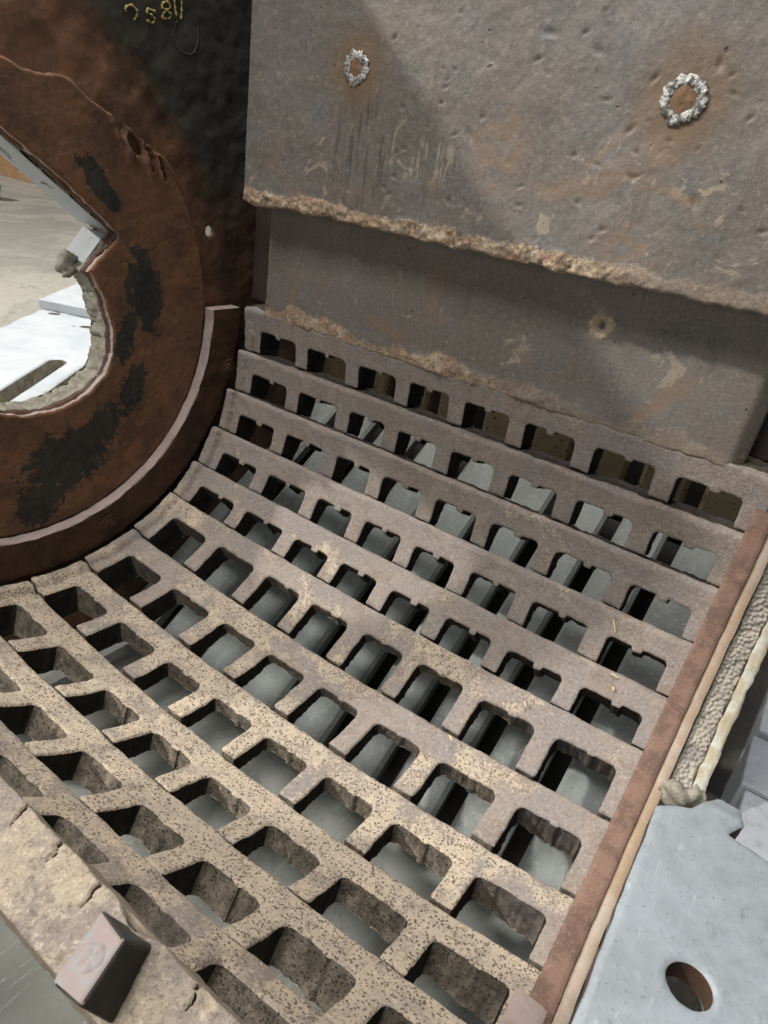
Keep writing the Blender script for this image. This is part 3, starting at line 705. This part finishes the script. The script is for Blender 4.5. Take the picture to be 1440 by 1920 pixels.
# ------------------------------------------------------------------ grate bars
GM = []
TAN = [.0, .03, .06, .12, .22, .36, .52, .72, .92, .92, .55, .4, .4]; GREY = [1, .5, .35, .5, .6, .5, .4, .35, .3, .3, .4, .4, .4]
GE = []
for k in range(12):
    GM.append(grate_mat('cast_grate_steel_%d' % k, TAN[k], k + 1, GREY[k])); GE.append(grate_mat('shaded_slot_end_%d' % k, TAN[k], k + 1, GREY[k], .70) if k >= 5 else None)  # big-slot ends use a shaded copy of each bar's steel
LBL = ['narrow-slotted grey grate bar directly beneath the lower liner plate, topmost of the grate',
       'second grate bar down from the liner plates, brownish, with a worn rounded upper ledge',
       'third grate bar down from the liner plates, purplish brown, small slots',
       'fourth grate bar down, brown with pale speckled patches near its left end',
       'fifth grate bar down, last of the small-slotted ones, pale spatter on its left third',
       'sixth grate bar down, first with big square slots, brown mixed with tan',
       'seventh grate bar down, big slots, mottled tan and brown',
       'eighth grate bar down, big slots, tan with dark speckles, lowest in the trough',
       'ninth grate bar down, heavily speckled tan, deep square slots showing pale floor',
       'tenth grate bar down, speckled tan, slots mostly black inside',
       'eleventh grate bar down, dim tan, just beyond the dusty near bar',
       'twelfth grate bar down, dark, mostly hidden by the pale near bar']
RB = .634
def build_bar(k):
    RB = .634 if k < 11 else .590
    th0 = D2(THD[k]); S_ = R * (D2(THD[k]) - D2(THD[k + 1])) - (.0026 if k < 4 else .0036); wide = k >= 5
    root = S_ * (.375 if wide else .49); split = root + .021
    us = np.linspace(-.003, 1.243, 416) if k < 10 else np.linspace(-.003, 1.243, 250)
    nv = int((S_ + .006) / .003) + 1; vs = np.linspace(-.003, S_ + .003, nv)
    if k >= 10: vs = np.linspace(-.003, S_ + .003, nv // 2 + 4)
    js = np.argmin(np.abs(vs - split)); split = vs[js]
    X, V = np.meshgrid(us, vs, indexing='ij')
    body = sd_box(X, V, .620, S_ / 2, .620, S_ / 2, .004)
    hole = np.full(X.shape, 9.0); rc = .0135 if wide else .0105
    for l, r in zip(LEFT, RIGHT):
        l += rng.uniform(-.0015, .0015); r += rng.uniform(-.0015, .0015); ro = root + rng.uniform(-.0015, .0015)
        hb = sd_box(X, V, (l + r) / 2, ro + .15, (r - l) / 2, .15, rc)
        cx = (l + r) / 2 + .004 + rng.uniform(-.004, .006); tw = rng.uniform(.006, .010)
        tab = sd_box(X, V, cx, ro + .0005, tw, rng.uniform(.006, .0085) if not wide else rng.uniform(.0005, .0035), .003)
        hole = np.minimum(hole, np.maximum(hb, -tab))
    nz = .0011 * fbm(X * 42 + k * 7, V * 42, k) + .0005 * fbm(X * 190, V * 190 + k, 1, 2)
    S = np.maximum(body, -hole) + nz * (1.0 if wide else .8)
    tilt = [.020, .022, .022, .018, .010, -.002, -.007, -.007, -.002, .003, .004, .004][k]
    def surf(u, v):
        t = v / S_; w = WEAR[k] * (1 - t) + WEAR[k + 1] * t
        r = R + w * wearx(u) + tilt * (t - .45)
        uu = u + .004 * fbm(v * 60, k * 3.3, 1)
        lip = .010 * (1 - sstep(.016, .030, uu)) - .0045 * np.exp(-((uu - .028) / .006) ** 2)
        r = r - lip * (1 if k >= 2 else .5) + .0015
        r = r + .0012 * fbm(u * 11 + k * 5, v * 14, k) + .0006 * fbm(u * 60, v * 60 + k * 3, 2)
        return r
    def place(u, r, v): a = th0 - v / R; return np.stack([u, r * np.cos(a), r * np.sin(a)], 1)
    rr0 = .0034 if wide else .0022
    def fr(u, v, d):
        r = surf(u, v); rtop = .013 if not wide else .006
        wob = 1 + .45 * fbm(u * 24, k * 2.2 + v * 8, 3)
        top = rdrop(-v, rtop * np.clip(wob, .3, 1.8))
        return place(u, r + np.maximum(rdrop(d, rr0), top), v)
    def part(u, v):
        j = np.searchsorted(np.array([(a + b) / 2 for a, b in zip(LEFT, RIGHT)]), u + .001)
        return np.where(v + 1e-6 < split, 0, 1 + j)
    a = th0 - S_ / 2 / R
    root_o = empty('grate_bar', (.61, RB * math.cos(a), RB * math.sin(a)), LBL[k], 'grate bar', 'cast grate bars laid side by side in the mill trough')
    res = sdf_solid(us, vs, S, fr, lambda u, v: place(u, np.full_like(u, RB), v), 6 if k < 10 else 3, .0020 if wide else .0016, part, 170)
    for q in sorted(res):
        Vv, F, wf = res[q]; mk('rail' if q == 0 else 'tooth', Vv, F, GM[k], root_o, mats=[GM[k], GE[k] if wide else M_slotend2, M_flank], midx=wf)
for k in range(12): build_bar(k)

# ------------------------------------------------------------------ right rim
rim = empty('rim_liner', (1.24, 0, -.58), 'rust-orange curved rim edge along the right ends of the grate bars', 'rim liner')
arc_solid('rim_segment', 1.2225, 1.2555, .528, .66, D2(-5.5), D2(-178), M_rim, rim, nx=8, nr=3, step=.006, bev=.0025, nz=.0007)
seg2 = empty('rim_end_segment', (1.225, -.3, -.48), 'pinkish raised rim segment at the bottom right corner of the trough', 'rim liner')
arc_solid('segment_body', 1.206, 1.2465, .497, .527, D2(-107.5), D2(-178), M_capseg, seg2, nx=6, nr=3, step=.006, bev=.003, nz=.001)
cas = empty('right_casing_edge', (1.30, 0, -.60), 'curved right casing edge with tan strip, pebbled rough band and pale outer lip', 'casing wall')
arc_solid('edge_strip', 1.2562, 1.2735, .533, .66, D2(-8), D2(-178), M_tanedge, cas, nx=4, nr=3, step=.006, bev=.002, nz=.0006)
arc_solid('pebbled_band', 1.2742, 1.3088, .545, .66, D2(-2), D2(-59), M_pebble, cas, nr=3, step=.0013, bev=.004, nz=.0015, pebble=(142, .0085, 26))
arc_solid('pale_lip', 1.3095, 1.328, .540, .66, D2(-2), D2(-60), M_pale, cas, nx=6, nr=3, step=.003, bev=.002, nz=.0022, seed=5)
aa = D2(-58.5)
p = smooth_path([(1.272, .535 * math.cos(aa), .535 * math.sin(aa)), (1.288, .528 * math.cos(aa - .01), .528 * math.sin(aa - .01)), (1.305, .528 * math.cos(aa), .528 * math.sin(aa)), (1.330, .530 * math.cos(aa + .02), .530 * math.sin(aa + .02))], 26)
lump('weld_lump', p, taper(26, .019, .5), M_crust, cas, .55, 70, 18)
# split-line flange of the right side
fl = empty('split_flange', (1.30, -.42, 0), 'pale grey painted flange with a single round bolt hole, at the lower right', 'flange')
def build_flange():
    us = np.arange(1.236, 1.60, .003); vs = np.arange(-.80, -.20, .003); U, V = np.meshgrid(us, vs, indexing='ij')
    P = [(1.2475, -.272), (1.258, -.262), (1.268, -.257), (1.283, -.226), (1.296, -.226), (1.298, -.245), (1.288, -.262), (1.318, -.266), (1.40, -.30), (1.56, -.34), (1.56, -.78), (1.250, -.78)]
    S = sd_poly(U, V, P) - .002 + .0006 * fbm(U * 50, V * 50)
    S = np.maximum(S, -(np.hypot(U - 1.2915, (V + .382)) - .0125))
    fr = lambda u, v, d: np.stack([u, v, .0 - rdrop(d, .0012) + .00025 * fbm(u * 30, v * 30) - .006 * sstep(-.245, -.225, v)], 1)
    V_, F, wf = sdf_solid(us, vs, S, fr, lambda u, v: np.stack([u, v, np.full_like(u, -.016)], 1), 3, .0003)[0]
    mk('flange_plate', V_, F, M_flange, fl, mats=[M_flange, M_ringface], midx=np.minimum(wf, 1))  # hole walls take the dark rust colour to keep the hole dark
    box('added_hole_dark_plate', (1.262, -.56, -.13), (1.40, -.20, -.115), M_dark, fl, .003)  # dark plate added beneath the bolt hole so it reads black
build_flange()
pan = empty('blue_grey_duct', (1.6, .6, FZ), 'blue-grey painted sheet duct outside the right casing', 'duct')
box('duct_panel', (1.392, .02, -.66), (2.4, .43, -.50), M_bluegrey, pan, .006)
box('duct_panel', (1.385, .445, -.66), (2.4, .60, -.505), M_bluegrey, pan, .006)
box('duct_panel', (1.392, .615, -.66), (2.4, 1.6, -.50), M_bluegrey, pan, .006)
box('duct_leg', (1.45, .1, FZ + .002), (2.3, 1.5, -.662), M_dark, pan, .004)

# ------------------------------------------------------------------ slatted chute under the grates
chute = empty('slatted_chute', (.6, .5, FZ), 'sloping grey steel slats with black gaps, seen through the grate slots', 'chute')
n_ = np.array([0, math.cos(D2(56)), -math.sin(D2(56))]); t_ = np.array([0, math.sin(D2(56)), math.cos(D2(56))]); DP = .76
GAPS = [(-.38 + i * .1455) for i in range(12)]
def slat(x0, x1):
    hw = .011
    prof = [(x0, .034), (x0, .008), (x0 + .009, 0), (x1 - .009, 0), (x1, .008), (x1, .034)]
    a0, a1 = -.30, .61   # along t_ from the floor up
    V = []
    for a in (a0, a1):
        for x, h in prof: V.append(np.array([x, 0, 0]) + n_ * (DP + h) + t_ * a * 1.0)
    V = [v for v in V]; m = len(prof)
    F = [(k, (k + 1) % m, m + (k + 1) % m, m + k)[::-1] for k in range(m)] + [tuple(range(m)), tuple(range(m, 2 * m))[::-1]]
    mk('slat', V, F, M_grey, chute, smooth=False)
    # vertical upper plate in line with the slat
    top = n_ * DP + t_ * a1
    y = top[1] + .002; z0 = top[2] - .03
    V = [(x, y + h, z) for z in (z0, z0 + .34) for x, h in prof]
    F = [(k, (k + 1) % m, m + (k + 1) % m, m + k) for k in range(m)] + [tuple(range(m))[::-1], tuple(range(m, 2 * m))]
    mk('upper_plate', V, F, M_tanspot, chute, smooth=False)
for a, b in zip(GAPS[:-1], GAPS[1:]): slat(a + .036, b)
bp = n_ * (DP + .10)
V = []
for a in (-.30, .66):
    for x in (-.45, 1.40): V.append(np.array([x, 0, 0]) + n_ * (DP + .12) + t_ * a)
V += [v + n_ * .012 for v in V]
mk('added_gap_dark_sheet', V, [(0, 1, 3, 2), (4, 6, 7, 5), (0, 4, 5, 1), (1, 5, 7, 3), (3, 7, 6, 2), (2, 6, 4, 0)], M_dark, chute, smooth=False)  # dark sheet added behind the slats to keep the gaps black
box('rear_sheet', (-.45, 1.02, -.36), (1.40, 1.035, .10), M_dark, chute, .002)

# ------------------------------------------------------------------ near end bar and bolt
near = empty('near_clamp_bar', (.6, -.56, 0), 'thick near bar with a pale dusty top and short cracks, lower left', 'clamp bar')
def build_near():
    us = np.arange(.78, 1.24, .0013); vs = np.arange(-.592, -.538, .0013); U, V = np.meshgrid(us, vs, indexing='ij')
    S = sd_box(U, V, 1.01, -.566, .226, .0205, .001) + .0005 * fbm(U * 60, V * 60, 0, 3) + .0005 * fbm(U * 12, 3.0, 1)
    # chipped ridge
    for c, w, h in ((1.008, .010, .0015), (1.044, .013, .006), (.955, .010, .0015), (1.084, .016, .002)):
        S = np.maximum(S, V + .545 + h * np.exp(-((U - c) / w) ** 2) - .0003)
    for c, l in ((.9385, .015), (.9045, .014), (.975, .016), (1.0105, .0165), (1.0905, .0145), (1.1265, .014), (.868, .013)):
        y0, y1 = -.545, -.545 - l
        t = np.clip((V - y0) / (y1 - y0), 0, 1); xc = c + .38 * t * l + .0013 * fbm(V * 230, c * 30, 1) + .0006 * fbm(V * 700, c, 2)
        S = np.maximum(S, -np.maximum(np.abs(U - xc) - .0011 * (1.1 - .75 * t), y1 - V))
    def fr(u, v, d):
        return np.stack([u, v, rdrop(d, .0016) * -1 + .0008 * fbm(u * 50, v * 50) + .00035 * fbm(u * 220, v * 220, 3)], 1)
    Vv, F, wf = sdf_solid(us, vs, S, fr, lambda u, v: np.stack([u, v, np.full_like(u, -.011)], 1), 3, .0006, rsc=200)[0]
    mk('top_face', Vv, F, M_near, near, mats=[M_near, M_nearside], midx=np.minimum(wf, 1))
    xs_ = np.arange(.25, 1.24, .004); pr = np.array([(-.552, -.12), (-.566, -.07), (-.5845, -.0112)] + [(-.5855 + .038 * i / 6, -.0108) for i in range(7)] + [(-.5455 + .0185 * i / 8, -.0025 - .046 * i / 8) for i in range(9)] + [(-.528, -.08), (-.500, -.25), (-.520, -.252), (-.545, -.13)])
    m, n = len(pr), len(xs_); X = np.repeat(xs_, m); Y = np.tile(pr[:, 0], n); Z = np.tile(pr[:, 1], n)
    bev = np.tile((np.arange(m) >= 11), n); Y = Y + bev * (.0016 * fbm(X * 40, 4, Z * 40) + .0008 * fbm(X * 130, 1, Z * 130)) - bev * .0008
    F = [(i*m+k, (i+1)*m+k, (i+1)*m+k+1, i*m+k+1) for i in range(n - 1) for k in range(m - 1)]
    F.append(tuple(range(m))); F.append(tuple(range((n-1)*m, n*m))[::-1])
    mk('bar_body', np.stack([X, Y, Z], 1), F, M_nearside, near)
build_near()
bolt = empty('clamp_bolt', (1.053, -.575, 0), 'square-headed steel bolt clamped over the pale near bar', 'bolt')
ob = hull8('bolt_head', [(1.0400, -.5480, -.010), (1.0590, -.5440, -.010), (1.0750, -.5790, -.010), (1.0560, -.5830, -.010)],
      [(1.0410, -.5640, .030), (1.0625, -.5665, .031), (1.0715, -.5950, .031), (1.0520, -.5970, .030)], M_bolt, bolt, .0024)
ob.data.materials.append(M_dark)
V_, F_ = [], []
cc = np.mean([(1.0410, -.5640, .0303), (1.0625, -.5665, .0313), (1.0715, -.5950, .0313), (1.0520, -.5970, .0303)], axis=0)
for j in range(5):
    for i in range(28):
        t = 2 * math.pi * i / 28; q = .0082 * (1 - j / 4.6); hz = [-.0008, .0001, .0004, .0002, .0001][j]
        V_.append((cc[0] + q * math.cos(t) * .92, cc[1] + q * math.sin(t), cc[2] + hz + .0002 * math.sin(5 * t)))
for j in range(4):
    for i in range(28): F_.append((j*28+i, j*28+(i+1) % 28, (j+1)*28+(i+1) % 28, (j+1)*28+i))
F_.append(tuple(range(4*28, 5*28)))
mk('bolt_crown', V_, F_, M_bolt, bolt)
for f in ob.data.polygons: f.material_index = 0 if abs(f.normal.z) > .6 else 1  # bolt sides painted dark, their shade is in the colour

# ------------------------------------------------------------------ chips and straw lying on the grate
CHIPS = [(.928, .574, -70.0, .007, .5, 'pale wood chip on the tan bar left of the square slot, mid right'), (1.129, .5575, -44.4, .008, .1, 'largest pale wood chip at the end of a slot near the right rim'),
         (1.1365, .5567, -46.8, .004, .9, 'tiny pale chip just below the largest chip near the right rim'), (1.091, .561, -35.8, .012, 1.0, 'long thin straw lying across the brown bar near the right rim'),
         (1.012, .568, -57.1, .006, .7, 'short straw curled in a slot notch, right of centre'), (.978, .570, -59.1, .003, .3, 'small straw fragment beside the curled straw, right of centre')]
for x, r, a, ln, ro, lab in CHIPS:
    a = D2(a); r += -.0035; c = np.array([x, r * math.cos(a), r * math.sin(a)]); tx = np.array([1., 0, 0]); ta = np.array([0, math.sin(a), -math.cos(a)])
    dv = tx * math.cos(ro) + ta * math.sin(ro)
    p = smooth_path([c - dv * ln, c - dv * ln * .3 + np.array([0, 0, .0008]), c + dv * ln * .4, c + dv * ln], 10)
    o = lump('wood_chip', p - c, taper(10, .0018 if ln < .011 else .0011, .4), M_chip, None, .3, 200, 6); o.location = c
    tag(o, lab, 'wood chip', 'wood chips and straw on the grate')
